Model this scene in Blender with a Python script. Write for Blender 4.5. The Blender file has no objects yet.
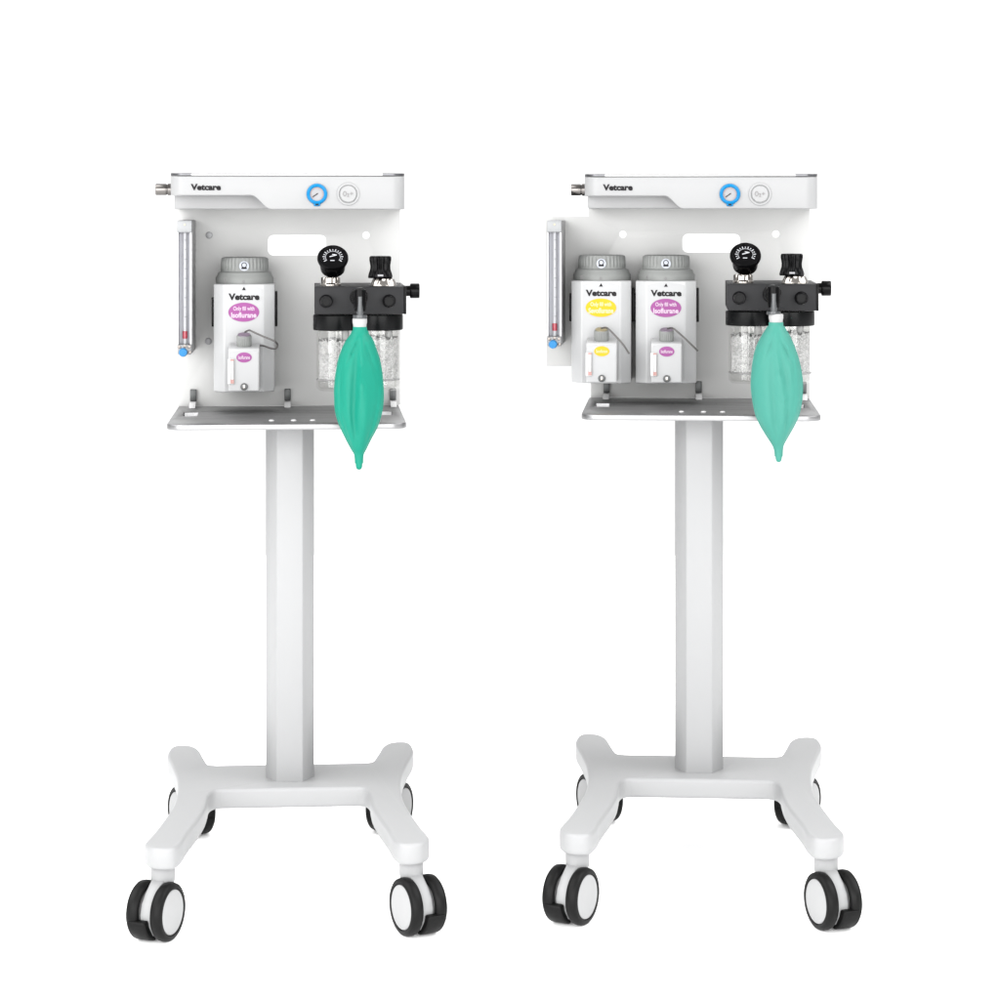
import bpy, bmesh, math, random
from mathutils import Vector, Matrix

R = math.radians
PI = math.pi
scene = bpy.context.scene
random.seed(7)

# ------------------------------------------------------------------ camera
F = 2500.0          # focal length in photo pixels
HZ = 205.0          # horizon row in the photo
CAM_Z = 1.009
cam_d = bpy.data.cameras.new('camera')
cam = bpy.data.objects.new('camera', cam_d)
scene.collection.objects.link(cam)
cam.location = (0, 0, CAM_Z)
cam.rotation_euler = (R(90), 0, 0)
cam_d.sensor_width = 36
cam_d.lens = 36 * F / 1000.0
cam_d.shift_y = -(500 - HZ) / 1000.0
cam_d.clip_start = 0.05
cam_d.clip_end = 100
scene.camera = cam

# ------------------------------------------------------------------ light
world = bpy.data.worlds.new('World')
scene.world = world
world.use_nodes = True
world.node_tree.nodes['Background'].inputs[0].default_value = (1.0, 1.0, 1.0, 1)
world.node_tree.nodes['Background'].inputs[1].default_value = 0.98


def area(name, loc, target, sx, sy, power, color=(1, 1, 1)):
    l = bpy.data.lights.new(name, 'AREA')
    l.shape = 'RECTANGLE'
    l.size, l.size_y = sx, sy
    l.energy = power
    l.color = color
    o = bpy.data.objects.new(name, l)
    scene.collection.objects.link(o)
    o.location = loc
    o.rotation_euler = (Vector(target) - Vector(loc)).to_track_quat('-Z', 'Y').to_euler()
    return o


area('key_softbox', (-1.9, 0.5, 1.25), (0, 3.9, 0.6), 2.6, 2.4, 176)
area('fill_softbox', (0.9, -0.3, 1.15), (0, 3.9, 0.6), 3.2, 2.6, 208)
area('overhead_softbox_a', (-3.6, 3.0, 4.0), (-0.5, 3.6, 0), 3.5, 5.0, 345)
area('overhead_softbox_b', (3.6, 3.0, 4.0), (0.5, 3.6, 0), 3.5, 5.0, 385)
area('backdrop_wash', (0, 5.6, 4.6), (0, 8.6, 1.2), 5.0, 1.0, 100)

scene.view_settings.view_transform = 'Standard'
scene.view_settings.look = 'None'
scene.view_settings.exposure = 0
scene.view_settings.gamma = 1
scene.view_settings.use_curve_mapping = False
scene.render.engine = 'CYCLES'
scene.cycles.max_bounces = 12
scene.cycles.transparent_max_bounces = 24

# ------------------------------------------------------------------ materials


ALBEDO = 0.415   # the studio is lit until its floor blows out; every paint reads lighter than it is


def mat(name, col, rough=0.4, metal=0.0, bump=0.0, bscale=400.0, spec=0.5, var=0.0, vscale=30.0,
        stretch=(1, 1, 1), coat=0.0, sheen=0.0, sss=0.0):
    m = bpy.data.materials.new(name)
    m.use_nodes = True
    nt = m.node_tree
    b = nt.nodes['Principled BSDF']
    b.inputs['Base Color'].default_value = (*[v * ALBEDO for v in col], 1)
    b.inputs['Roughness'].default_value = rough
    b.inputs['Metallic'].default_value = metal
    b.inputs['Specular IOR Level'].default_value = spec
    b.inputs['Coat Weight'].default_value = coat
    b.inputs['Sheen Weight'].default_value = sheen
    tc = nt.nodes.new('ShaderNodeTexCoord')
    mp = nt.nodes.new('ShaderNodeMapping')
    mp.inputs['Scale'].default_value = stretch
    nt.links.new(tc.outputs['Object'], mp.inputs[0])
    if bump:
        n = nt.nodes.new('ShaderNodeTexNoise')
        n.inputs['Scale'].default_value = bscale
        n.inputs['Detail'].default_value = 4
        nt.links.new(mp.outputs[0], n.inputs[0])
        bp = nt.nodes.new('ShaderNodeBump')
        bp.inputs['Strength'].default_value = bump
        bp.inputs['Distance'].default_value = 0.001
        nt.links.new(n.outputs[0], bp.inputs['Height'])
        nt.links.new(bp.outputs[0], b.inputs['Normal'])
    if var:
        n = nt.nodes.new('ShaderNodeTexNoise')
        n.inputs['Scale'].default_value = vscale
        n.inputs['Detail'].default_value = 5
        nt.links.new(mp.outputs[0], n.inputs[0])
        mx = nt.nodes.new('ShaderNodeMapRange')
        mx.inputs['From Min'].default_value = 0.3
        mx.inputs['From Max'].default_value = 0.7
        mx.inputs['To Min'].default_value = max(0.02, rough - var)
        mx.inputs['To Max'].default_value = rough + var
        nt.links.new(n.outputs[0], mx.inputs[0])
        nt.links.new(mx.outputs[0], b.inputs['Roughness'])
    return m


def clear_mat(name, tint, gloss=0.12, rough=0.05):
    """thin clear plastic: mostly transparent, a fresnel-weighted gloss on top"""
    m = bpy.data.materials.new(name)
    m.use_nodes = True
    nt = m.node_tree
    nt.nodes.remove(nt.nodes['Principled BSDF'])
    out = nt.nodes['Material Output']
    tr = nt.nodes.new('ShaderNodeBsdfTransparent')
    tr.inputs[0].default_value = (*tint, 1)
    gl = nt.nodes.new('ShaderNodeBsdfGlossy')
    gl.inputs['Roughness'].default_value = rough
    lw = nt.nodes.new('ShaderNodeLayerWeight')
    lw.inputs[0].default_value = 0.35
    mr = nt.nodes.new('ShaderNodeMapRange')
    mr.inputs['To Min'].default_value = gloss * 0.4
    mr.inputs['To Max'].default_value = min(1, gloss * 4)
    nt.links.new(lw.outputs['Facing'], mr.inputs[0])
    mx = nt.nodes.new('ShaderNodeMixShader')
    nt.links.new(mr.outputs[0], mx.inputs[0])
    nt.links.new(tr.outputs[0], mx.inputs[1])
    nt.links.new(gl.outputs[0], mx.inputs[2])
    nt.links.new(mx.outputs[0], out.inputs[0])
    return m


M = {}
M['floor'] = mat('floor_white', (2.35, 2.35, 2.35), 0.8, bump=0.02, bscale=60, spec=0.1)
M['paint'] = mat('white_powder_coat', (0.50, 0.504, 0.508), 0.45, spec=0.2, bump=0.03, bscale=900)
M['shell'] = mat('white_moulded_shell', (0.46, 0.463, 0.466), 0.36, spec=0.3, bump=0.03, bscale=900)
M['panel'] = mat('satin_white_panel', (0.74, 0.74, 0.73), 0.5, spec=0.3, metal=0.0, bump=0.04, bscale=500, var=0.08, vscale=12)
M['steel'] = mat('brushed_steel_shelf', (0.47, 0.47, 0.475), 0.42, metal=0.95, bump=0.06, bscale=300, stretch=(0.05, 1, 1), var=0.06)
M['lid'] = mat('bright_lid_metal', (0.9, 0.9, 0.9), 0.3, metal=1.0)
M['lid_reflection'] = mat('dark_reflection_on_lid', (0.20, 0.20, 0.21), 0.3, metal=0.8)  # dark reflection at the lid's corners, put into the colour
M['chrome'] = mat('chrome', (0.60, 0.56, 0.52), 0.16, metal=1.0, var=0.04)
M['gunmetal'] = mat('dark_fitting_chrome', (0.26, 0.245, 0.235), 0.2, metal=1.0)
M['backdrop'] = mat('pale_grey_paper_wall', (1.2, 1.2, 1.2), 0.8, bump=0.02, bscale=60, spec=0.1)
M['anod'] = mat('black_anodised_aluminium', (0.021, 0.021, 0.023), 0.45, spec=0.12, bump=0.08, bscale=1200, var=0.06)
M['black'] = mat('black_plastic', (0.0025, 0.0025, 0.003), 0.22, spec=0.07, bump=0.04, bscale=800, var=0.08)
M['blackm'] = mat('black_moulded_ring', (0.004, 0.0045, 0.005), 0.3, spec=0.08, bump=0.04, bscale=800, var=0.06)
M['rubber'] = mat('dark_rubber', (0.008, 0.008, 0.008), 0.45, spec=0.09, bump=0.1, bscale=700, var=0.08)
M['cap'] = mat('white_wheel_disc', (0.52, 0.523, 0.526), 0.45, spec=0.25, bump=0.03, bscale=600)
M['body'] = mat('pale_grey_enamel', (0.67, 0.675, 0.68), 0.38, spec=0.35, bump=0.03, bscale=900)
M['label'] = mat('white_printed_label', (0.57, 0.574, 0.58), 0.4, spec=0.3, bump=0.02, bscale=500)
M['dial'] = mat('grey_dial_plastic', (0.30, 0.31, 0.30), 0.5, spec=0.3, bump=0.1, bscale=900, var=0.06)
M['ink'] = mat('dark_ink', (0.018, 0.016, 0.018), 0.6, spec=0.1, bump=0.01)
M['grey_ink'] = mat('grey_ink', (0.22, 0.21, 0.21), 0.5, bump=0.01)
M['red_ink'] = mat('pale_red_ink', (0.55, 0.28, 0.25), 0.5, bump=0.01)
M['mauve'] = mat('mauve_label', (0.39, 0.092, 0.33), 0.45, spec=0.15, bump=0.02)
M['yellow'] = mat('yellow_label', (0.95, 0.55, 0.002), 0.45, spec=0.15, bump=0.02)
M['pale_pink'] = mat('pale_pink_print', (0.75, 0.58, 0.72), 0.5, bump=0.01)
M['pale_yellow'] = mat('pale_yellow_print', (0.88, 0.82, 0.45), 0.5, bump=0.01)
M['blue'] = mat('blue_plastic', (0.004, 0.27, 0.62), 0.4, spec=0.15, bump=0.03)
M['teal_blue'] = mat('knob_blue', (0.006, 0.24, 0.58), 0.4, spec=0.2, bump=0.03)
M['face'] = mat('gauge_face_paper', (0.40, 0.40, 0.42), 0.4, bump=0.02)
M['red'] = mat('red_float', (0.45, 0.03, 0.06), 0.35, bump=0.02)
M['tube'] = mat('frosted_tube', (0.62, 0.63, 0.66), 0.4, spec=0.3, bump=0.02)
M['acryl'] = mat('grey_blue_acrylic_back', (0.62, 0.63, 0.70), 0.35, spec=0.3, bump=0.02, var=0.05)
M['capgrey'] = mat('grey_acrylic_cap', (0.36, 0.37, 0.38), 0.35, bump=0.1, bscale=500)
M['cable'] = mat('grey_steel_cable', (0.16, 0.15, 0.145), 0.4, metal=0.5, bump=0.4, bscale=1500)
M['collar'] = mat('white_rubber_collar', (0.50, 0.50, 0.50), 0.5, bump=0.05)
M['darkclip'] = mat('dark_grey_clip', (0.09, 0.095, 0.095), 0.4, metal=0.5, bump=0.05)
M['whiteclip'] = mat('white_clip_foot', (0.85, 0.85, 0.85), 0.35, bump=0.03)
M['clear'] = clear_mat('clear_canister_plastic', (0.965, 0.965, 0.96), 0.045)
M['clear2'] = clear_mat('clear_acrylic_block', (0.94, 0.94, 0.955), 0.08)  # added dark skins over the lid's corners, shaped to imitate a reflection


def granule_mat():
    m = mat('white_absorbent_granules', (0.60, 0.59, 0.57), 0.8)
    nt = m.node_tree
    b = nt.nodes['Principled BSDF']
    tc = nt.nodes.new('ShaderNodeTexCoord')
    v = nt.nodes.new('ShaderNodeTexVoronoi')
    v.inputs['Scale'].default_value = 330
    nt.links.new(tc.outputs['Object'], v.inputs['Vector'])
    bp = nt.nodes.new('ShaderNodeBump')
    bp.inputs['Strength'].default_value = 1.0
    bp.inputs['Distance'].default_value = 0.0022
    bp.invert = True
    nt.links.new(v.outputs['Distance'], bp.inputs['Height'])
    nt.links.new(bp.outputs[0], b.inputs['Normal'])
    hs = nt.nodes.new('ShaderNodeMapRange')
    hs.inputs['To Min'].default_value = 0.19
    hs.inputs['To Max'].default_value = 0.30
    sep = nt.nodes.new('ShaderNodeSeparateColor')
    nt.links.new(v.outputs['Color'], sep.inputs[0])
    nt.links.new(sep.outputs[0], hs.inputs[0])
    cc = nt.nodes.new('ShaderNodeCombineColor')
    for i in range(3):
        nt.links.new(hs.outputs[0], cc.inputs[i])
    nt.links.new(cc.outputs[0], b.inputs['Base Color'])
    return m


M['granules'] = granule_mat()


def bag_mat(name, col):
    m = mat(name, col, 0.5, bump=0.12, bscale=120, var=0.06, spec=0.14)
    b = m.node_tree.nodes['Principled BSDF']
    b.inputs['Subsurface Weight'].default_value = 0.12
    b.inputs['Subsurface Radius'].default_value = (0.004, 0.012, 0.009)
    return m


M['bag_deep'] = bag_mat('deep_green_rubber', (0.004, 0.30, 0.205))
M['bag_pale'] = bag_mat('pale_green_rubber', (0.068, 0.34, 0.272))

# ------------------------------------------------------------------ mesh helpers


def finish(bm, angle=38):
    bmesh.ops.remove_doubles(bm, verts=bm.verts, dist=1e-6)
    bmesh.ops.recalc_face_normals(bm, faces=bm.faces)
    for f in bm.faces:
        f.smooth = True
    return bm


def link(name, bm, mats, parent=None, off=(0, 0, 0), angle=38):
    finish(bm)
    if any(off):
        bmesh.ops.translate(bm, verts=bm.verts, vec=-Vector(off))
    me = bpy.data.meshes.new(name)
    bm.to_mesh(me)
    bm.free()
    me.set_sharp_from_angle(angle=R(angle))
    for m in (mats if isinstance(mats, (list, tuple)) else [mats]):
        me.materials.append(m)
    o = bpy.data.objects.new(name, me)
    scene.collection.objects.link(o)
    if parent:
        o.parent = parent
    return o


def bevel(bm, w, seg=3, ang=30):
    bmesh.ops.recalc_face_normals(bm, faces=bm.faces)
    es = [e for e in bm.edges if len(e.link_faces) == 2 and e.calc_face_angle(0) > R(ang)]
    bmesh.ops.bevel(bm, geom=es, offset=w, segments=seg, profile=0.5, affect='EDGES', clamp_overlap=True)


def add_box(bm, x0, x1, y0, y1, z0, z1, bev=0.0, seg=2):
    b = bmesh.new()
    bmesh.ops.create_cube(b, size=1)
    for v in b.verts:
        v.co = Vector(((x0 + x1) / 2 + v.co.x * (x1 - x0), (y0 + y1) / 2 + v.co.y * (y1 - y0), (z0 + z1) / 2 + v.co.z * (z1 - z0)))
    if bev:
        bevel(b, bev, seg)
    merge(bm, b)


def merge(bm, b, mi=None):
    if mi is not None:
        for f in b.faces:
            f.material_index = mi
    me = bpy.data.meshes.new('tmp')
    b.to_mesh(me)
    b.free()
    bm.from_mesh(me)
    bpy.data.meshes.remove(me)


def box(x0, x1, y0, y1, z0, z1, bev=0.0, seg=2):
    bm = bmesh.new()
    add_box(bm, x0, x1, y0, y1, z0, z1, bev, seg)
    return bm


def frame(axis):
    """matrix whose z points along axis"""
    a = Vector(axis).normalized()
    up = Vector((0, 0, 1)) if abs(a.z) < 0.9 else Vector((0, -1, 0))
    x = up.cross(a).normalized()
    y = a.cross(x)
    return Matrix((x, y, a)).transposed()


def add_lathe(bm, prof, center, axis=(0, 0, 1), seg=40, flute=None, mi=None, close=False):
    """profile [(radius, along)] spun round axis through center"""
    b = bmesh.new()
    m = frame(axis)
    c = Vector(center)
    rings = []
    for r, h in prof:
        if r < 1e-6:
            rings.append([b.verts.new(c + m @ Vector((0, 0, h)))])
            continue
        ring = []
        for i in range(seg):
            t = 2 * PI * i / seg
            rr = r
            if flute and flute[1] <= h <= flute[2]:
                rr = r + flute[3] * (0.5 + 0.5 * math.cos(t * flute[0])) - flute[3]
            ring.append(b.verts.new(c + m @ Vector((rr * math.cos(t), rr * math.sin(t), h))))
        rings.append(ring)
    n = len(rings)
    for k in range(n if close else n - 1):
        p, q = rings[k], rings[(k + 1) % n]
        if len(p) == 1 and len(q) == 1:
            continue
        for i in range(seg):
            j = (i + 1) % seg
            if len(p) == 1:
                b.faces.new((p[0], q[j], q[i]))
            elif len(q) == 1:
                b.faces.new((p[i], p[j], q[0]))
            else:
                b.faces.new((p[i], p[j], q[j], q[i]))
    if not close:
        for ring in (rings[0], rings[-1]):
            if len(ring) > 1:
                b.faces.new(ring)
    merge(bm, b, mi)


def lathe(prof, center, axis=(0, 0, 1), seg=40, flute=None, close=False):
    bm = bmesh.new()
    add_lathe(bm, prof, center, axis, seg, flute, None, close)
    return bm


def cyl_prof(r, h0, h1, bev=0.001):
    p = []
    for i in range(4):
        a = PI / 2 * i / 3
        p.append((r - bev + bev * math.sin(a), h0 + bev - bev * math.cos(a)))
    for i in range(4):
        a = PI / 2 * i / 3
        p.append((r - bev + bev * math.cos(a), h1 - bev + bev * math.sin(a)))
    return p


def prism_xy(pts, z0, z1, bev=0.0, seg=3):
    bm = bmesh.new()
    v0 = [bm.verts.new((x, y, z0)) for x, y in pts]
    v1 = [bm.verts.new((x, y, z1)) for x, y in pts]
    n = len(pts)
    bm.faces.new(v0)
    bm.faces.new(v1)
    for i in range(n):
        j = (i + 1) % n
        bm.faces.new((v0[i], v0[j], v1[j], v1[i]))
    if bev:
        bevel(bm, bev, seg)
    return bm


def prism_xz(pts, y0, y1, bev=0.0, seg=2, ang=30):
    bm = bmesh.new()
    v0 = [bm.verts.new((x, y0, z)) for x, z in pts]
    v1 = [bm.verts.new((x, y1, z)) for x, z in pts]
    n = len(pts)
    bm.faces.new(v0)
    bm.faces.new(v1)
    for i in range(n):
        j = (i + 1) % n
        bm.faces.new((v0[i], v0[j], v1[j], v1[i]))
    if bev:
        bevel(bm, bev, seg, ang)
    return bm


def smooth_closed(pts, n):
    out = []
    k = len(pts)
    for i in range(k):
        p0, p1, p2, p3 = (Vector(pts[(i + d - 1) % k]) for d in range(4))
        for s in range(n):
            t = s / n
            out.append(0.5 * (2 * p1 + (p2 - p0) * t + (2 * p0 - 5 * p1 + 4 * p2 - p3) * t * t + (3 * p1 - p0 - 3 * p2 + p3) * t ** 3))
    return out


def smooth_open(pts, n):
    P = [Vector(p) for p in pts]
    P = [2 * P[0] - P[1]] + P + [2 * P[-1] - P[-2]]
    out = []
    for i in range(1, len(P) - 2):
        p0, p1, p2, p3 = P[i - 1], P[i], P[i + 1], P[i + 2]
        for s in range(n):
            t = s / n
            out.append(0.5 * (2 * p1 + (p2 - p0) * t + (2 * p0 - 5 * p1 + 4 * p2 - p3) * t * t + (3 * p1 - p0 - 3 * p2 + p3) * t ** 3))
    out.append(P[-2])
    return out


def add_tube(bm, pts, r, seg=12, n=6):
    pts = smooth_open(pts, n) if n > 1 else [Vector(p) for p in pts]
    b = bmesh.new()
    rings = []
    prev = None
    for i, p in enumerate(pts):
        t = (pts[min(i + 1, len(pts) - 1)] - pts[max(i - 1, 0)]).normalized()
        if prev is None:
            x = Vector((1, 0, 0)) if abs(t.x) < 0.8 else Vector((0, 1, 0))
        else:
            x = prev
        x = (x - t * x.dot(t)).normalized()
        prev = x
        y = t.cross(x)
        rr = r(i / (len(pts) - 1)) if callable(r) else r
        rings.append([b.verts.new(p + rr * (math.cos(2 * PI * k / seg) * x + math.sin(2 * PI * k / seg) * y)) for k in range(seg)])
    for a, c in zip(rings, rings[1:]):
        for k in range(seg):
            b.faces.new((a[k], a[(k + 1) % seg], c[(k + 1) % seg], c[k]))
    b.faces.new(rings[0])
    b.faces.new(rings[-1])
    merge(bm, b)


def tube(pts, r, seg=12, n=6):
    bm = bmesh.new()
    add_tube(bm, pts, r, seg, n)
    return bm


def rrect(x0, x1, z0, z1, r, n=6):
    out = []
    for cx, cz, a0 in ((x1 - r, z1 - r, 0), (x0 + r, z1 - r, 90), (x0 + r, z0 + r, 180), (x1 - r, z0 + r, 270)):
        for i in range(n + 1):
            a = R(a0 + 90 * i / n)
            out.append((cx + r * math.cos(a), cz + r * math.sin(a)))
    return out


def circle(cx, cz, r, n=20, rz=None):
    rz = rz or r
    return [(cx + r * math.cos(2 * PI * i / n), cz + rz * math.sin(2 * PI * i / n)) for i in range(n)]


def sheet(loops, thick, bev=0.0):
    """flat sheet with holes from 2D loops (first is the outline), centred on z=0, in the xy plane"""
    cu = bpy.data.curves.new('tmp', 'CURVE')
    cu.dimensions = '2D'
    cu.fill_mode = 'BOTH'
    cu.extrude = thick / 2 - bev
    cu.bevel_depth = bev
    cu.bevel_resolution = 1
    cu.offset = -bev
    for lp in loops:
        s = cu.splines.new('POLY')
        s.points.add(len(lp) - 1)
        for p, (x, y) in zip(s.points, lp):
            p.co = (x, y, 0, 1)
        s.use_cyclic_u = True
    return curve_bm(cu)


def curve_bm(cu):
    o = bpy.data.objects.new('tmp', cu)
    scene.collection.objects.link(o)
    dg = bpy.context.evaluated_depsgraph_get()
    me = bpy.data.meshes.new_from_object(o.evaluated_get(dg))
    bm = bmesh.new()
    bm.from_mesh(me)
    bpy.data.meshes.remove(me)
    bpy.data.objects.remove(o)
    bpy.data.curves.remove(cu)
    return bm


def sheet_xz(loops, y0, y1, bev=0.0):
    bm = sheet(loops, abs(y1 - y0), bev)
    for v in bm.verts:
        x, y, z = v.co
        v.co = (x, (y0 + y1) / 2 - z, y)
    return bm


def sheet_xy(loops, z0, z1, bev=0.0):
    bm = sheet(loops, abs(z1 - z0), bev)
    for v in bm.verts:
        v.co.z += (z0 + z1) / 2
    return bm


def text_bm(s, x0, x1, z0, z1, y, bold=0.0, thick=0.0004, shear=0.0):
    """lettering standing in the xz plane facing -y, fitted to the given box"""
    cu = bpy.data.curves.new('tmp', 'FONT')
    cu.body = s
    cu.size = 1
    cu.offset = bold
    cu.shear = shear
    cu.resolution_u = 4
    cu.extrude = 0
    bm = curve_bm(cu)
    xs = [v.co.x for v in bm.verts]
    ys = [v.co.y for v in bm.verts]
    a, b, c, d = min(xs), max(xs), min(ys), max(ys)
    for v in bm.verts:
        v.co = ((v.co.x - a) / (b - a) * (x1 - x0) + x0, y, (v.co.y - c) / (d - c) * (z1 - z0) + z0)
    g = bmesh.ops.extrude_face_region(bm, geom=bm.faces[:])
    bmesh.ops.translate(bm, verts=[e for e in g['geom'] if isinstance(e, bmesh.types.BMVert)], vec=(0, -thick, 0))
    return bm


def tag(o, label=None, cat=None, group=None, kind=None):
    if label:
        o['label'] = label
    if cat:
        o['category'] = cat
    if group:
        o['group'] = group
    if kind:
        o['kind'] = kind
    return o


def dup(o, parent, loc=None, rotz=None):
    c = o.copy()
    scene.collection.objects.link(c)
    c.parent = parent
    if loc is not None:
        c.location = loc
    if rotz is not None:
        c.rotation_euler = (0, 0, rotz)
    for ch in [k for k in scene.objects if k.parent == o]:
        dup(ch, c)
    return c


# ------------------------------------------------------------------ setting: white seamless studio
def sweep(name, prof, m):
    bm = bmesh.new()
    rows = [[bm.verts.new((x, y, z)) for x in (-7, 7)] for y, z in prof]
    for a, b in zip(rows, rows[1:]):
        bm.faces.new((a[0], a[1], b[1], b[0]))
    tag(link(name, bm, m, angle=60), kind='structure')


sweep('floor', [(-6.0, 0.0), (7.2, 0.0)], M['floor'])
sweep('backdrop', [(7.2, 0.0)] + [(7.2 + 1.4 * math.sin(PI / 24 * i), 1.4 - 1.4 * math.cos(PI / 24 * i)) for i in range(1, 13)] + [(8.6, 6.0)], M['backdrop'])

# ------------------------------------------------------------------ cart frame of reference


class Cart:
    """dimensions taken off the photograph: a row or column read at a known depth dy behind the column axis"""

    def __init__(s, cx, D, q, k):
        s.cx, s.D, s.q = cx, D, q
        s.wx = (cx - 500) / F * D
        s.yaw = -math.atan2(s.wx, D) * k
        s.org = Vector((s.wx, D, 0))
        s.mat = Matrix.Translation(s.org) @ Matrix.Rotation(s.yaw, 4, 'Z')

    def X(s, px, dy):
        return (px - s.cx) * (s.D + dy) / F

    def Z(s, py, dy):
        return CAM_Z - (py - HZ) * (s.D + dy) / F

    def L(s, n, dy):
        return n * (s.D + dy) / F

    def thing(s, name, label, cat, loc, group=None):
        o = bpy.data.objects.new(name, None)
        o.empty_display_size = 0.05
        scene.collection.objects.link(o)
        o.location = s.mat @ Vector(loc)
        o.rotation_euler = (0, 0, s.yaw)
        return tag(o, label, cat, group)


LEFT = Cart(290.0, 3.858, 1.0, 0.9)
RIGHT = Cart(699.0, 3.917, 1.0155, 0.9)

PLATE = 0.20      # the panel's front face, metres behind the column axis
HEAD = 0.05      # the control housing's front face



def remap(table, py):
    """the right trolley's fittings measure slightly shorter: left row -> right row"""
    if not table:
        return py
    for (a, b), (c_, d) in zip(table, table[1:]):
        if py <= c_ or c_ == table[-1][0]:
            return b + (py - a) * (d - b) / (c_ - a)


VAP_ROWS = [(257, 255), (284, 281), (312, 308), (349, 344), (392, 384)]
ABS_ROWS = [(245, 242.5), (287, 284), (315, 311), (330, 325), (391, 383)]

# ------------------------------------------------------------------ caster (origin: on the floor under the stem)
A = Vector((0.905, -0.425, 0))     # wheel axis, pointing at the disc side
T = Vector((-0.425, -0.905, 0))    # trail direction


def make_caster():
    WR, TR = 0.0397, 0.020
    hub = T * TR + Vector((0, 0, WR))
    bm = bmesh.new()
    # fork: stem sweeping down between the wheels
    pts = []
    for t, z in [(-0.0150, 0.080), (-0.0150, 0.062), (-0.0135, 0.045), (-0.006, 0.022), (0.008, 0.009), (0.022, 0.005), (0.038, 0.010),
                 (0.0475, 0.024), (0.0500, 0.040), (0.046, 0.054), (0.036, 0.066), (0.025, 0.074), (0.0165, 0.080)]:
        pts.append((t, z))
    b = bmesh.new()
    w = 0.0095
    v0 = [b.verts.new(T * t - A * w + Vector((0, 0, z))) for t, z in pts]
    v1 = [b.verts.new(T * t + A * w + Vector((0, 0, z))) for t, z in pts]
    b.faces.new(v0)
    b.faces.new(v1)
    for i in range(len(pts)):
        j = (i + 1) % len(pts)
        b.faces.new((v0[i], v0[j], v1[j], v1[i]))
    bevel(b, 0.003, 3, 50)
    merge(bm, b)
    add_lathe(bm, [(0.0, 0.060), (0.009, 0.061), (0.0145, 0.069), (0.0168, 0.077), (0.0170, 0.083), (0.0170, 0.0955), (0.0162, 0.0965), (0, 0.0965)], (0, 0, 0), seg=36)
    fork = link('caster', bm, M['paint'])
    link('stem_collar', lathe([(0.0148, 0.0962), (0.0148, 0.1005)], (0, 0, 0)), M['capgrey'], fork)
    for s in (-1, 1):
        c = hub + A * s * 0.0185
        # tyre: a closed rounded ring
        ring = [(0.0300, -0.0085), (0.0364, -0.0082), (0.0388, -0.006), (0.0397, -0.002), (0.0397, 0.002), (0.0388, 0.006), (0.0362, 0.0082), (0.0318, 0.0088), (0.0312, 0.0076), (0.0300, 0.006)]
        link('tyre', lathe(ring, c, A * s, 56, close=True), M['rubber'], fork)
        link('wheel_disc', lathe([(0, -0.007), (0.0302, -0.007), (0.0308, 0.0066), (0.0300, 0.0078), (0.026, 0.0088), (0.012, 0.0094), (0, 0.0096)], c, A * s, 48), M['cap'], fork)
    # brake pedal: a curved lever hugging the trailing foot of one wheel
    b = bmesh.new()
    arc = []
    for k in range(9):
        a = R(-82 + 72 * k / 8)
        arc.append((TR + 0.0425 * math.cos(a), WR + 0.0400 * math.sin(a)))
    for k in range(8, -1, -1):
        a = R(-82 + 72 * k / 8)
        arc.append((TR + 0.030 * math.cos(a), WR + 0.030 * math.sin(a)))
    va = [b.verts.new(T * t_ + A * -0.0235 + Vector((0, 0, max(z_, 0.0012)))) for t_, z_ in arc]
    vb = [b.verts.new(T * t_ + A * 0.0050 + Vector((0, 0, max(z_, 0.0012)))) for t_, z_ in arc]
    b.faces.new(va)
    b.faces.new(vb)
    for k in range(len(arc)):
        l_ = (k + 1) % len(arc)
        b.faces.new((va[k], va[l_], vb[l_], vb[k]))
    bevel(b, 0.003, 3, 40)
    link('brake_pedal', b, M['rubber'], fork)
    return fork


caster0 = make_caster()


def mirror_caster(c):
    """mirror twin for the other side of the base"""
    def mk(o, parent):
        b = bmesh.new()
        b.from_mesh(o.data)
        for v in b.verts:
            v.co.x = -v.co.x
        bmesh.ops.reverse_faces(b, faces=b.faces)
        n = link(o.name.split('.')[0], b, list(o.data.materials), parent)
        for ch in [k for k in scene.objects if k.parent == o]:
            mk(ch, n)
        return n
    return mk(c, None)


caster1 = mirror_caster(caster0)
first_caster = [True, True]

# ------------------------------------------------------------------ vaporizer


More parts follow.
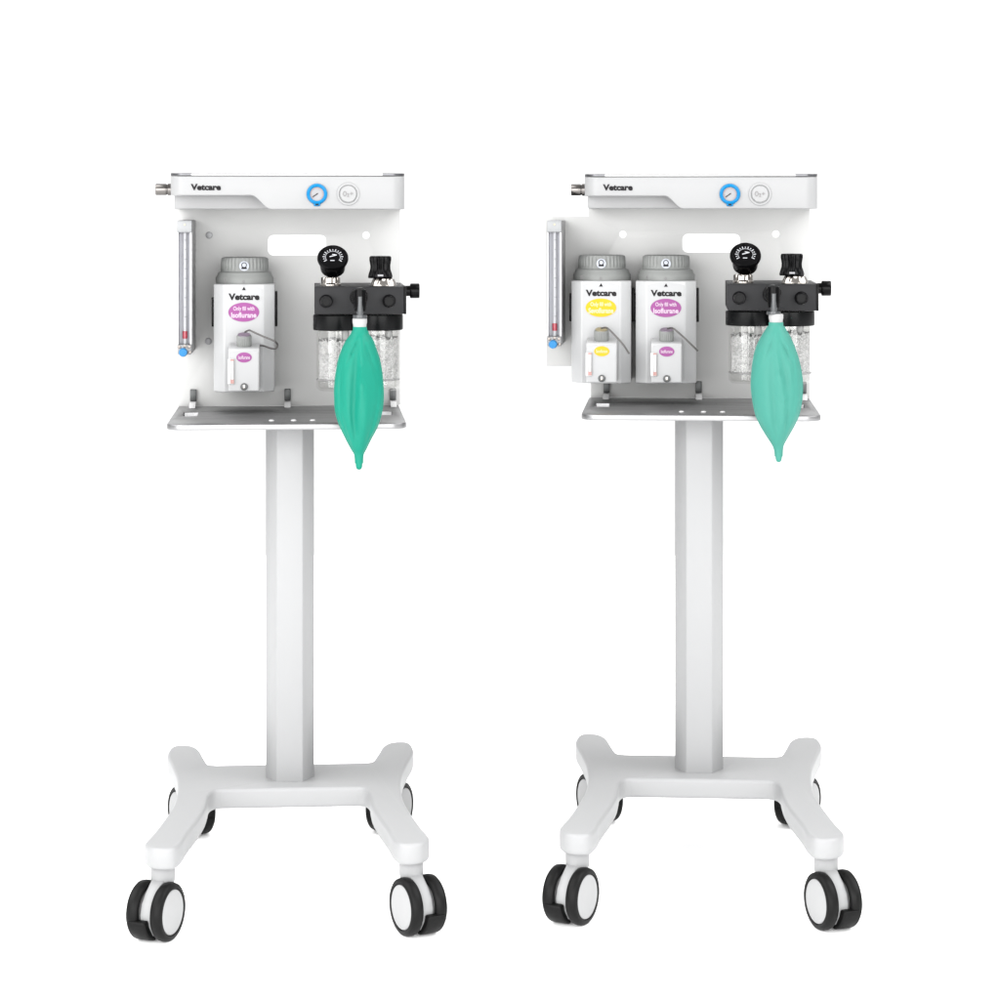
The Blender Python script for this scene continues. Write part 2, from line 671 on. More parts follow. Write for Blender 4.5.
def make_vaporizer(c, vx, oy, label, group, col, pale, drug, wire):
    """vx: photo column of its centre line, oy: photo row shift of this cart's vaporizers"""
    yb = PLATE - 0.006
    yf = 0.085                     # front face of the body
    off = Vector((c.X(vx, yf), (yf + yb) / 2, c.Z(remap(oy, 392), yf)))
    t = c.thing('vaporizer', label, 'vaporizer', off, group)
    X = lambda px, dy=yf: c.X(vx + px, dy)
    Z = lambda py, dy=yf: c.Z(remap(oy, py), dy)
    ym = (yf + yb) / 2
    # body: tall box with wide chamfered corners
    ch = 0.016
    hw, fw = X(30.4, yf + ch) - X(0), X(19.8) - X(0)
    cx = X(0)
    pts = [(cx - fw, yf), (cx + fw, yf), (cx + hw, yf + ch), (cx + hw, yb - 0.01), (cx + hw - 0.01, yb), (cx - hw + 0.01, yb), (cx - hw, yb - 0.01), (cx - hw, yf + ch)]
    body = link('body', prism_xy(pts, Z(392), Z(284.2), 0.0022, 3), M['body'], t, off)
    # white front label with an arched top, on the flat face
    lw = X(18.6) - cx
    lp = [(cx - lw, Z(391)), (cx + lw, Z(391)), (cx + lw, Z(288.5))]
    for i in range(1, 12):
        a = i / 12
        lp.append((cx + lw - 2 * lw * a, Z(288.5) + (Z(285.2) - Z(288.5)) * (1 - (2 * a - 1) ** 2)))
    lp.append((cx - lw, Z(288.5)))
    link('front_label', prism_xz(lp, yf - 0.0006, yf + 0.001), M['label'], body, off)
    yl = yf - 0.0008
    link('lettering', text_bm('Vetcare', X(-15.2), X(15.6), Z(300), Z(293.3), yl, 0.045), M['ink'], body, off)
    tri = [(X(-2), Z(290)), (X(2), Z(290)), (X(0.2), Z(286.6))]
    link('index_mark', prism_xz(tri, yl - 0.0004, yl), M['ink'], body, off)
    e = prism_xz(circle(cx, Z(312), X(15.4) - cx, 48, Z(302.4) - Z(312)), yl - 0.0004, yl)
    badge = link('drug_badge', e, M[col], body, off)
    tb = text_bm('Only fill with', X(-10.5), X(10.5), Z(311.6), Z(306.2), yl - 0.0005, 0.02)
    merge(tb, text_bm(drug, X(-12.5), X(12.5), Z(317.6), Z(312.2), yl - 0.0005, 0.03))
    link('badge_print', tb, M[pale], body, off)
    # rotary dial
    dz = lambda py: Z(py, ym)
    r1 = c.L(23.6, ym)
    r2 = c.L(28.6, ym)
    z0 = dz(284.0)
    prof = [(r2 - 0.002, dz(284.4)), (r2, dz(283.6)), (r2 + 0.0004, dz(277.6)), (r2 - 0.0015, dz(275.8)), (r1 + 0.0045, dz(272.2)), (r1 + 0.0005, dz(271.0)), (r1, dz(270)),
            (r1, dz(268)), (r1, dz(264)), (r1 - 0.0003, dz(259)), (r1 - 0.0018, dz(257.6)), (r1 - 0.005, dz(257.0)), (0, dz(256.8))]
    prof = [(r, h) for r, h in prof]
    dial = link('dial', lathe(prof, (cx, ym, 0), seg=144, flute=(36, dz(269.5), dz(258.4), 0.0016)), M['dial'], t, off)
    yd = ym - r1 - 0.0004
    e = lathe([(0, 0), (c.L(4.9, yd), 0), (c.L(4.9, yd), 0.0012), (0, 0.0012)], (cx, yd + 0.0006, Z(266, yd)), (0, -1, 0), 32)
    link('lock_emblem', e, M['pale_blue'], dial, off)
    b = bmesh.new()
    add_lathe(b, [(c.L(2.0, yd), 0), (c.L(2.8, yd), 0), (c.L(2.8, yd), 0.0004), (c.L(2.0, yd), 0.0004)], (cx, yd - 0.0006, Z(265.0, yd)), (0, -1, 0), 20, close=True)
    add_box(b, cx - c.L(2.6, yd), cx + c.L(2.6, yd), yd - 0.001, yd - 0.0006, Z(269.0, yd), Z(267.2, yd))
    link('lock_mark', b, M['ink'], dial, off)
    b = text_bm('0', X(-1.3, ym - r2), X(0.9, ym - r2), Z(283, ym - r2), Z(280, ym - r2), ym - r2 - 0.0006, 0.02)
    link('dial_print', b, M['grey_ink'], dial, off)
    link('dial_print', text_bm('5', X(-19.5, ym), X(-17.0, ym), Z(282, ym), Z(278, ym), ym - r2 * 0.74 - 0.001, 0.0, 0.0012), M['grey_ink'], dial, off)
    # dark clamp rails either side of the body
    for s in (-1, 1):
        xr = cx + s * (hw + 0.0024)
        link('side_rail', box(xr - 0.0019, xr + 0.0019, ym - 0.012, ym + 0.015, dz(326), dz(291 if s > 0 else 297), 0.0008), M['black'], t, off)
    # filler block
    yk = yf - 0.052
    kw = c.L(15.4, yk)
    kx = X(0.4, yk)
    kz0, kz1 = Z(391.0, yk), Z(348.5, yk)
    zb = Z(342.6, yf)
    # side profile swept across its width, top slopes up to the body
    pts = [(yk, kz0), (yf - 0.0008, kz0), (yf - 0.0008, zb), (yk + 0.004, kz1)]
    pts.append((yk, kz1 - 0.004))
    b = bmesh.new()
    v0 = [b.verts.new((kx - kw, y, z)) for y, z in pts]
    v1 = [b.verts.new((kx + kw, y, z)) for y, z in pts]
    b.faces.new(v0)
    b.faces.new(v1)
    for i in range(len(pts)):
        j = (i + 1) % len(pts)
        b.faces.new((v0[i], v0[j], v1[j], v1[i]))
    bevel(b, 0.0016, 3, 25)
    blk = link('filler_block', b, M['body'], t, off)
    yk2 = yk - 0.0012
    Xk = lambda px: X(px, yk)
    Zk = lambda py: Z(py, yk)
    link('block_plate', prism_xz(rrect(Xk(-14.0), Xk(14.6), Zk(390), Zk(351), 0.002, 4), yk2, yk + 0.001), M['label'], blk, off)
    link('small_badge', prism_xz(circle(Xk(0.6), Zk(357.2), c.L(7.7, yk), 36, c.L(5.1, yk)), yk2 - 0.0005, yk2), M[col], blk, off)
    link('badge_print', text_bm(drug, Xk(-5.2), Xk(6.4), Zk(358.9), Zk(355.3), yk2 - 0.0007, 0.02), M[pale], blk, off)
    # sight glass
    b = box(Xk(-15.6), Xk(-9.2), yk2 - 0.004, yk2 + 0.001, Zk(383.8), Zk(358.5), 0.0012, 3)
    sg = link('sight_glass', b, M['whiteclip'], blk, off)
    b = bmesh.new()
    for px in (-12.6, -9.9):
        add_box(b, Xk(px) - 0.0003, Xk(px) + 0.0003, yk2 - 0.0045, yk2 - 0.0038, Zk(382), Zk(360))
    link('scale_line', b, M['grey_ink'], sg, off)
    for py0, py1 in ((379, 383), (358.8, 360.4)):
        link('level_mark', box(Xk(-13.0), Xk(-9.4), yk2 - 0.0049, yk2 - 0.0037, Zk(py1), Zk(py0)), M['red_ink'], sg, off)
    # drain screw
    b = bmesh.new()
    add_lathe(b, cyl_prof(c.L(3.6, yk), -0.002, 0.004, 0.0008), (Xk(0.6), yk2, Zk(386.4)), (0, -1, 0), 24)
    scr = link('drain_screw', b, M['darkclip'], blk, off)
    b = box(Xk(-0.4), Xk(1.6), yk2 - 0.0046, yk2 - 0.0038, Zk(388.6), Zk(384.2), 0.0004)
    link('screw_slot', b, M['chrome'], scr, off)
    # filler cap
    yc = (yk + yf) / 2 - 0.004
    rc = c.L(7.4, yc)
    zc0, zc1 = Z(348.0, yc), Z(334.2, yc)
    hh = zc1 - zc0
    lean = Vector((0, -math.sin(R(16)), math.cos(R(16))))
    foot = Vector((X(0.4, yc), yc + 0.004, zc0))
    capo = link('filler_cap', lathe([(rc * 0.84, -0.006), (rc * 0.86, 0.001), (rc, 0.002), (rc, hh - 0.0015), (rc - 0.0015, hh), (0, hh)], foot, lean, 96,
                                   (24, 0.0019, hh - 0.0014, 0.0009)), M['dial'], t, off)
    link('cap_top', lathe([(rc * 0.86, hh + 0.0002), (rc * 0.84, hh + 0.0012), (rc * 0.3, hh + 0.0016), (0, hh + 0.0016)], foot, lean, 40), M[col + '_grey'], capo, off)
    # retaining cable
    pts = []
    for px, py, dy in wire:
        pts.append((X(px, dy), dy, c.Z(py, dy)))
    link('retaining_cable', tube(pts, 0.0015, 8, 8), M['cable'], t, off)
    return t


M['mauve_grey'] = mat('mauve_grey_cap', (0.24, 0.20, 0.25), 0.4, bump=0.02)
M['yellow_grey'] = mat('yellow_grey_cap', (0.32, 0.29, 0.20), 0.4, bump=0.02)
M['pale_blue'] = mat('pale_blue_emblem', (0.50, 0.53, 0.60), 0.35, bump=0.01)


def make_flowmeter(c, fx, oy, label, y_bottom):
    """fx: photo column of the left edge"""
    yf = PLATE - 0.135
    yb = PLATE - 0.001
    X = lambda px, dy=yf: c.X(fx + px, dy)
    Z = lambda py, dy=yf: c.Z(py + oy, dy)
    h = y_bottom
    off = Vector((X(7), (yf + yb) / 2, Z(h)))
    t = c.thing('flowmeter', label, 'flowmeter', off, 'flowmeters on the back panels')
    # channel housing: back block and the two cheeks of clear acrylic with a recessed front
    z0, z1 = Z(h - 10), Z(220.5 + 12)
    x0, x1 = X(0), X(14.4)
    b = box(x0, x1, yf + 0.022, yb, Z(h), Z(220.5), 0.0012)
    link('housing', b, M['acryl_side'], t, off)
    b = box(x0 + 0.0025, x1 - 0.003, yf + 0.016, yf + 0.0215, z0, z1)
    link('back_strip', b, M['acryl'], t, off)
    b = bmesh.new()
    add_box(b, x0, x0 + 0.0022, yf, yf + 0.0215, z0, z1, 0.0005)
    add_box(b, x1 - 0.0028, x1, yf, yf + 0.0215, z0, z1, 0.0005)
    link('cheek', b, M['whiteclip'], t, off)
    link('top_block', box(x0, x1, yf, yf + 0.0215, z1 + 0.0003, Z(220.5), 0.0012), M['capgrey'], t, off)
    link('screw', lathe(cyl_prof(0.0016, 0, 0.0016, 0.0004), (X(7.4), yf + 0.0004, Z(224.5)), (0, -1, 0), 16), M['brass'], t, off)
    # metering tube with marks
    yt = yf + 0.010
    tb = link('metering_tube', lathe(cyl_prof(c.L(1.9, yf), z0, z1, 0.0004), (X(7.4), yt, 0), seg=24), M['tube'], t, off)
    b = bmesh.new()
    n = 9
    for i in range(n):
        zz = Z(240 + i * 9.6)
        w = c.L(2.6 if i % 2 == 0 else 1.6, yf)
        add_box(b, X(7.4) - w * 0.2, X(7.4) + w, yt - 0.0042, yt - 0.0034, zz - 0.0003, zz + 0.0003)
    link('scale_mark', b, M['grey_ink'], tb, off)
    link('float', lathe(cyl_prof(c.L(2.5, yf), Z(h - 15.5), Z(h - 23), 0.0006), (X(7.4), yt, 0), seg=24), M['red'], tb, off)
    # valve block and knob
    vb = link('valve_block', box(x0 + 0.0005, x1 - 0.0005, yf, yf + 0.0215, Z(h), z0 - 0.0003, 0.0012), M['capgrey'], t, off)
    b = bmesh.new()
    for px, py in ((2.0, -7.6), (12.0, -7.6), (12.4, -2.2), (7.6, -8.4)):
        add_lathe(b, cyl_prof(c.L(1.7, yf), 0, 0.003, 0.0005), (X(px), yf + 0.0005, Z(h + py)), (0, -1, 0), 20)
    link('screw', b, M['brownsteel'], vb, off)
    link('knob', lathe([(0, 0), (c.L(3.0, yf), 0), (c.L(3.0, yf), 0.004), (c.L(4.3, yf), 0.005), (c.L(4.5, yf), 0.006), (c.L(4.3, yf), 0.016), (c.L(3.6, yf), 0.0175), (0, 0.0178)],
                       (X(6.2), yf, Z(h - 2.4)), (0, -1, 0), 72, flute=(18, 0.0055, 0.0161, 0.0007)), M['teal_blue'], vb, off)
    return t


M['acryl_side'] = mat('grey_metal_side', (0.50, 0.50, 0.51), 0.4, metal=0.3, bump=0.04, var=0.05)
M['brass'] = mat('pale_brass', (0.62, 0.55, 0.38), 0.3, metal=0.8, bump=0.02)
M['brownsteel'] = mat('dull_steel', (0.30, 0.27, 0.25), 0.3, metal=0.9, bump=0.02)


def make_absorber(c, ax, oy, label, spread=0):
    """ax: photo column of the block's left front edge"""
    yf, yb = -0.10, 0.10
    X = lambda px, dy=yf: c.X(ax + px, dy)
    Z = lambda py, dy=yf: c.Z(remap(oy, py), dy)
    W = 89.5 - spread
    off = Vector((X(W / 2), 0.0, Z(391, -0.02)))
    t = c.thing('absorber', label, 'absorber', off, 'twin canister absorbers')
    blk = link('manifold', box(X(0), X(W), yf, yb, Z(314.5), Z(287), 0.0012, 2), M['anod'], t, off)
    link('end_plate', box(X(W), X(W + 2.6), yf + 0.004, yb - 0.002, Z(314.8), Z(286.8), 0.0008), M['black'], t, off)
    link('mounting_arm', box(X(25), X(W - 25), yb, PLATE - 0.0005, Z(312), Z(294), 0.002), M['black'], t, off)
    # the two canisters under the manifold
    yc = -0.03
    for i, px in enumerate((21.5, W - 24.5)):
        cx = c.X(ax + px, yc)
        r = c.L(23.3, yc)
        zt, zm = Z(314.9, yc) + 0.0004, Z(330.2, yc)
        link('lid_ring', lathe([(r - 0.003, zm), (r - 0.0006, zm + 0.0005), (r, zm + 0.002), (r, zt - 0.001), (r - 0.001, zt), (0, zt)], (cx, yc, 0), seg=64), M['blackm'], t, off)
        rc = c.L(20.2, yc)
        zb = Z(390.5, yc)
        can = link('canister', lathe([(rc - 0.0012, zm - 0.0002), (rc, zm - 0.0002), (rc, Z(386, yc)), (rc - 0.001, zb + 0.004), (rc - 0.005, zb), (0, zb - 0.0004), (0, zb + 0.003), (rc - 0.006, zb + 0.0032),
                                      (rc - 0.0026, zb + 0.006), (rc - 0.0024, Z(379.6, yc)), (rc - 0.0024, zm - 0.0002)], (cx, yc, 0), seg=64), M['clear'], t, off)
        b = lathe([(rc - 0.0024, Z(380.6, yc)), (rc - 0.0004, Z(380.3, yc)), (rc - 0.0004, Z(379.0, yc)), (rc - 0.0024, Z(378.6, yc))], (cx, yc, 0), seg=64, close=True)
        link('seal_band', b, M['band'], can, off)
        # granules filling the canister, with a rough top
        b = bmesh.new()
        rg = rc - 0.003
        zg0, zg1 = Z(379.2, yc), Z(340.5 if i == 0 else 338, yc)
        rnd = random.Random(5 + i)
        prof = [(0, zg0), (rg * 0.7, zg0), (rg, zg0)] + [(rg, zg0 + (zg1 - zg0) * k / 14) for k in range(1, 15)] + [(rg * k / 8, zg1) for k in range(7, 0, -1)] + [(0, zg1)]
        add_lathe(b, prof, (cx, yc, 0), seg=72)
        for v in b.verts:
            if v.co.z > zg1 - 0.003:
                v.co.z += rnd.uniform(-0.0035, 0.0025)
            elif v.co.z > zg0 + 0.001:
                d = Vector((v.co.x - cx, v.co.y - yc, 0)).normalized()
                v.co -= d * rnd.uniform(0, 0.0008)
        g = link('granules', b, M['granules'], can, off, angle=80)
        # loose granules lying on top of the fill
        b = bmesh.new()
        for k in range(70):
            a, rr = rnd.uniform(0, 2 * PI), rg * 0.93 * math.sqrt(rnd.random())
            bb = bmesh.new()
            bmesh.ops.create_icosphere(bb, subdivisions=1, radius=rnd.uniform(0.0012, 0.0022))
            bmesh.ops.scale(bb, verts=bb.verts, vec=(rnd.uniform(.7, 1.3), rnd.uniform(.7, 1.3), rnd.uniform(.6, 1.1)))
            bmesh.ops.translate(bb, verts=bb.verts, vec=(cx + rr * math.cos(a), yc + rr * math.sin(a), zg1 + rnd.uniform(0.0, 0.0035)))
            merge(b, bb)
        o = link('loose_granules', b, M['granules'], can, off)
        o['kind'] = 'stuff'
        link('riser_tube', lathe(cyl_prof(0.006, zg1 - 0.004, zm + 0.001, 0.0005), (cx + 0.013, yc - 0.012, 0), seg=24), M['collar'], can, off)
    # front ports: plain black plug and open socket
    r = c.L(6.4, yf)
    for i, px in enumerate((11.6, W - 14.6)):
        cx = X(px, yf - 0.01)
        zc = Z(301.6, yf - 0.01)
        sx = 0.0
        prof = [(r * 1.04, 0), (r * 1.04, 0.004), (r * 0.94, 0.006), (r * 0.94, 0.022), (r * 0.86, 0.0245)]
        if i == 0:
            prof += [(r * 0.66, 0.0248), (r * 0.62, 0.020), (0, 0.020)]
        else:
            prof += [(r * 0.74, 0.0248), (r * 0.70, 0.010), (0, 0.010)]
        link('port', lathe(prof, (cx, yf + 0.0005, zc), (0, -1, 0), 40), M['black'], t, off)
    # bag elbow: boss on the front, arm forward, then a drop pipe
    ex = 46.0 - spread * 0.5 + BAGDX[c is RIGHT]
    ye = -0.187
    cx, zc = X(ex, ye), Z(295.5, ye)
    xb = X(44.2 - spread * 0.5, yf)
    b = bmesh.new()
    add_lathe(b, cyl_prof(c.L(8.8, yf), 0, 0.012, 0.002), (xb, yf + 0.0005, Z(297.5, yf)), (0, -1, 0), 40)
    add_tube(b, [(xb, yf - 0.005, Z(297, yf)), (xb * 0.6 + cx * 0.4, yf - 0.035, Z(297, yf)), (cx, ye + 0.014, zc), (cx, ye + 0.003, zc - 0.004), (cx, ye, zc - 0.014), (cx, ye, Z(311, ye))],
             lambda s: 0.0115 if s < 0.5 else 0.0085, 24, 6)
    add_lathe(b, [(0, 0.011), (0.006, 0.0105), (0.0092, 0.008), (0.0095, 0.004), (0.0095, -0.012), (0.0088, -0.020)], (cx, ye, zc), seg=32)
    el = link('elbow', b, M['black'], t, off)
    link('drop_pipe', lathe(cyl_prof(c.L(3.2, ye), Z(317, ye), Z(296.5, ye) , 0.0006), (cx, ye - c.L(3.6, ye), 0), seg=28), M['smoke'], el, off)
    link('end_ring', lathe([(0.0075, Z(318.6, ye)), (c.L(7.0, ye), Z(318.6, ye)), (c.L(7.2, ye), Z(317.6, ye)), (c.L(7.0, ye), Z(315.2, ye)), (0.0075, Z(314.9, ye))], (cx, ye, 0), seg=40), M['smoke'], el, off)
    # pressure gauge, dial tilted up towards the user
    gx, gy = 18.0, -0.045
    Xg = lambda px: X(px, gy)
    Zg = lambda py: Z(py, gy)
    p = lambda n: c.L(n, gy)
    el_ = R(40)
    ax_ = Vector((0, -math.cos(el_), math.sin(el_)))
    gc = Vector((Xg(gx), gy - p(3), Zg(257.4)))
    b = bmesh.new()
    add_lathe(b, [(0, -p(19.5)), (p(10.6), -p(19.4)), (p(12.4), -p(17)), (p(13.4), -p(6)), (p(13.4), -p(4.5)), (p(15.2), -p(3.4)), (p(15.6), -p(2)), (p(15.5), 0), (p(14.6), p(1.4)), (p(12.8), p(1.5)), (p(12.0), p(0.3)), (0, p(0.3))], gc, ax_, 56)
    gauge = link('pressure_gauge', b, M['black'], t, off)
    fr = frame(ax_)
    b = bmesh.new()

    def on_face(u, v, w, h, rot):
        bb = box(-w / 2, w / 2, -h / 2, h / 2, 0, 0.0005)
        for vv in bb.verts:
            q = Matrix.Rotation(rot, 3, 'Z') @ vv.co
            vv.co = gc + fr @ (q + Vector((u, v, p(0.36))))
        return bb
    for k in range(15):
        a = R(-32 + 244 * k / 14)
        rr = p(9.2)
        merge(b, on_face(rr * math.cos(a), rr * math.sin(a), p(2.4 if k % 2 == 0 else 1.4), p(0.8), a))
    for k in range(24):
        a = R(-32 + 244 * k / 23)
        rr = p(7.4)
        merge(b, on_face(rr * math.cos(a), rr * math.sin(a), p(0.5), p(0.9), a))
    link('dial_scale', b, M['tube'], gauge, off)
    b = on_face(p(0.3), p(1.6), p(7.5), p(1.0), R(18))
    merge(b, on_face(p(-0.5), -p(4.4), p(4.2), p(0.9), 0))
    merge(b, on_face(p(1.0), p(3.2), p(3.4), p(0.9), R(-8)))
    link('needle', b, M['tube'], gauge, off)
    # knurled steel nuts
    nz0, nz1 = Z(287, gy) + 0.0003, Z(277.2, gy)
    b = lathe([(p(10.6), Z(287, gy) - 0.004), (p(10.6), nz0 + 0.004), (p(9.6), nz0 + 0.006), (p(9.6), nz1 - 0.001), (p(8.6), nz1), (0, nz1)], (Xg(15.8), gy + p(2), 0), seg=72,
              flute=(12, nz0 + 0.0058, nz1 - 0.0009, 0.0012))
    link('nut', b, M['chrome'], t, off)
    # relief valve: waisted black knob over a steel base
    vx = W - 23.4
    z = lambda py: Zg(py)
    b = lathe([(p(12.0), z(278.2)), (p(12.4), z(276.6)), (p(11.4), z(273.0)), (p(10.2), z(269.5)), (p(10.0), z(266)), (p(10.6), z(262)), (p(11.0), z(260)), (p(11.0), z(257.6)), (p(10.0), z(256.2)), (0, z(255.8))],
              (Xg(vx - 0.6), gy, 0), seg=112, flute=(14, z(274), z(257.4), 0.0024))
    kn = link('relief_valve', b, M['black'], t, off)
    b = bmesh.new()
    add_box(b, Xg(vx - 3.5), Xg(vx + 2.0), gy - p(12.4), gy - p(10.8), z(276.2), z(274.4))
    link('valve_print', b, M['face'], kn, off)
    b = bmesh.new()
    add_lathe(b, [(p(13.2), Z(287, gy) - 0.004), (p(13.2), z(284.6)), (p(12.4), z(282.8)), (p(11.4), z(280.6)), (p(10.6), z(279)), (p(9), z(278.3)), (0, z(278.3))], (Xg(vx + 2.6), gy + p(1), 0), seg=64,
              flute=(10, z(286), z(280.0), 0.0016))
    link('valve_base', b, M['chrome'], t, off)
    # side outlet
    yo = 0.0
    zo = Z(291.2, yo)
    b = bmesh.new()
    add_lathe(b, [(0, X(W + 2.4) ), (c.L(5.4, yo), X(W + 2.4)), (c.L(5.4, yo), X(W + 8.5)), (c.L(7.4, yo), X(W + 9)), (c.L(7.6, yo), X(W + 10)), (c.L(7.6, yo), X(W + 17.6)), (c.L(7.2, yo), X(W + 18.4)), (c.L(5.4, yo), X(W + 18.5)), (c.L(5.2, yo), X(W + 14)), (0, X(W + 14))],
              (0, yo, zo), (1, 0, 0), 48)
    link('outlet', b, M['black'], t, off)
    return t, (cx, ye)


M['band'] = mat('grey_seal', (0.28, 0.28, 0.28), 0.5, bump=0.03)
M['smoke'] = mat('smoky_grey_plastic', (0.075, 0.08, 0.085), 0.22, bump=0.02, spec=0.3, coat=0.1)
BAGDX = {False: 0.0, True: 0.0}


def make_bag(c, rows, cx_px, y, col, label, seed, py_c0, py_c1):
    """breathing bag hanging by its collar; rows: (photo row, left column, right column)"""
    rows = [tuple(r) for r in rows]
    X = lambda px: c.X(px, y)
    Z = lambda py: c.Z(py, y)
    off = Vector((X(cx_px), y, Z(rows[-1][0])))
    t = c.thing('breathing_bag', label, 'breathing bag', off, 'breathing bags')
    pr = smooth_open([(r[0], r[1], r[2]) for r in rows], 5)
    n = 72
    bm = bmesh.new()
    rnd = random.Random(seed)
    # soft folds: (row of centre, angle position -1..1, slope, length, width, depth)
    folds = [(rnd.uniform(0.2, 0.9), rnd.uniform(-0.85, 0.85), rnd.uniform(-0.5, 0.5), rnd.uniform(0.12, 0.4), rnd.uniform(0.05, 0.11), rnd.uniform(-0.0035, 0.003)) for _ in range(7)]
    folds += BAGFOLDS[seed]
    rings = []
    y0, y1 = rows[0][0], rows[-1][0]
    for v in pr:
        py, l, r = v
        u = (py - y0) / (y1 - y0)
        w = (X(r) - X(l)) / 2
        mx = (X(r) + X(l)) / 2
        wide = max(0.0, min(1.0, (w - 0.012) / 0.024))
        th = w * (1 - 0.30 * wide)
        ring = []
        for i in range(n):
            a = 2 * PI * i / n
            ca, sa = math.cos(a), math.sin(a)
            ex = 1.0 + 0.25 * wide
            xx = w * ca
            yy = th * math.copysign(abs(sa) ** ex, sa)
            if sa < 0 and wide > 0:
                d = 0.0
                for fu, fx, sl, ln, wd, dp in folds:
                    s = (ca - fx) - sl * (u - fu) * 2
                    g = math.exp(-(s / wd) ** 2) * math.exp(-((u - fu) / ln) ** 2)
                    d += dp * g
                # gathers below the collar
                top = math.exp(-((u - 0.10) / 0.10) ** 2)
                d += 0.0007 * top * math.sin(ca * 6 + seed)
                bot = math.exp(-((u - 0.86) / 0.08) ** 2)
                d += 0.0007 * bot * math.sin(ca * 11 + seed * 2)
                yy += d * min(1, wide * 1.6) * (1 - ca ** 6)
            ring.append(bm.verts.new((mx + xx, y + yy, Z(py))))
        rings.append(ring)
    for a, b in zip(rings, rings[1:]):
        for i in range(n):
            bm.faces.new((a[i], a[(i + 1) % n], b[(i + 1) % n], b[i]))
    bm.faces.new(rings[0])
    bm.faces.new(rings[-1])
    bag = link('bag', bm, M[col], t, off, angle=70)
    # seams along both edges
    for s in (0, n // 2):
        pts = [rings_co for rings_co in [(( X(r[1]) if s else X(r[2])), y, Z(r[0])) for r in rows[1:-3]]]
        link('seam', tube(pts, 0.0011, 8, 5), M[col], bag, off)
    r0, r1 = c.L(7.3, y), c.L(6.6, y)
    z0, z1 = Z(py_c1), Z(py_c0)
    link('collar', lathe([(r1 * 0.9, z0 - 0.004), (r1, z0), (r1 + 0.0002, z0 + 0.006), (r0, z1 - 0.006), (r0, z1 - 0.001), (r0 - 0.001, z1), (0.004, z1)], (X((rows[0][1] + rows[0][2]) / 2), y, 0), seg=48), M['collar'], t, off)
    return t


BAGFOLDS = {
    3: [(0.55, -0.22, -0.10, 0.40, 0.14, 0.0060), (0.55, 0.25, 0.10, 0.38, 0.22, -0.0045), (0.16, -0.35, -1.2, 0.10, 0.08, 0.0045), (0.20, 0.55, 0.9, 0.08, 0.09, 0.0035), (0.5, -0.80, 0.0, 0.5, 0.07, 0.0035)],
    8: [(0.58, -0.15, 0.05, 0.40, 0.16, 0.0050), (0.42, 0.35, 0.35, 0.20, 0.16, 0.0045), (0.20, 0.5, 1.0, 0.10, 0.10, 0.0045), (0.20, -0.35, -1.0, 0.10, 0.08, 0.0030), (0.70, 0.45, 0.6, 0.14, 0.10, 0.0040)],
}

# ------------------------------------------------------------------ trolley

BASE_TOP = [(266, 763.8), (216.5, 763.8), (208.5, 762.3), (202.8, 754.5), (198, 747.0), (189, 743.4), (173.5, 743.6), (168.2, 748.4), (167.8, 754), (172.5, 763.6), (177.3, 775), (178.6, 786.6), (176.3, 799.3),
            (169.4, 812), (158, 828), (150.5, 836.5), (148.2, 840.2), (150.5, 843.2), (156, 845.6), (165, 846.6), (175, 846.2), (181.0, 844.2), (185.6, 839.6), (190, 832.0), (199.5, 819), (206.0, 808), (208.7, 799), (209.6, 794.5), (212.2, 791), (216, 788.9), (222, 788.0), (266, 788.0)]


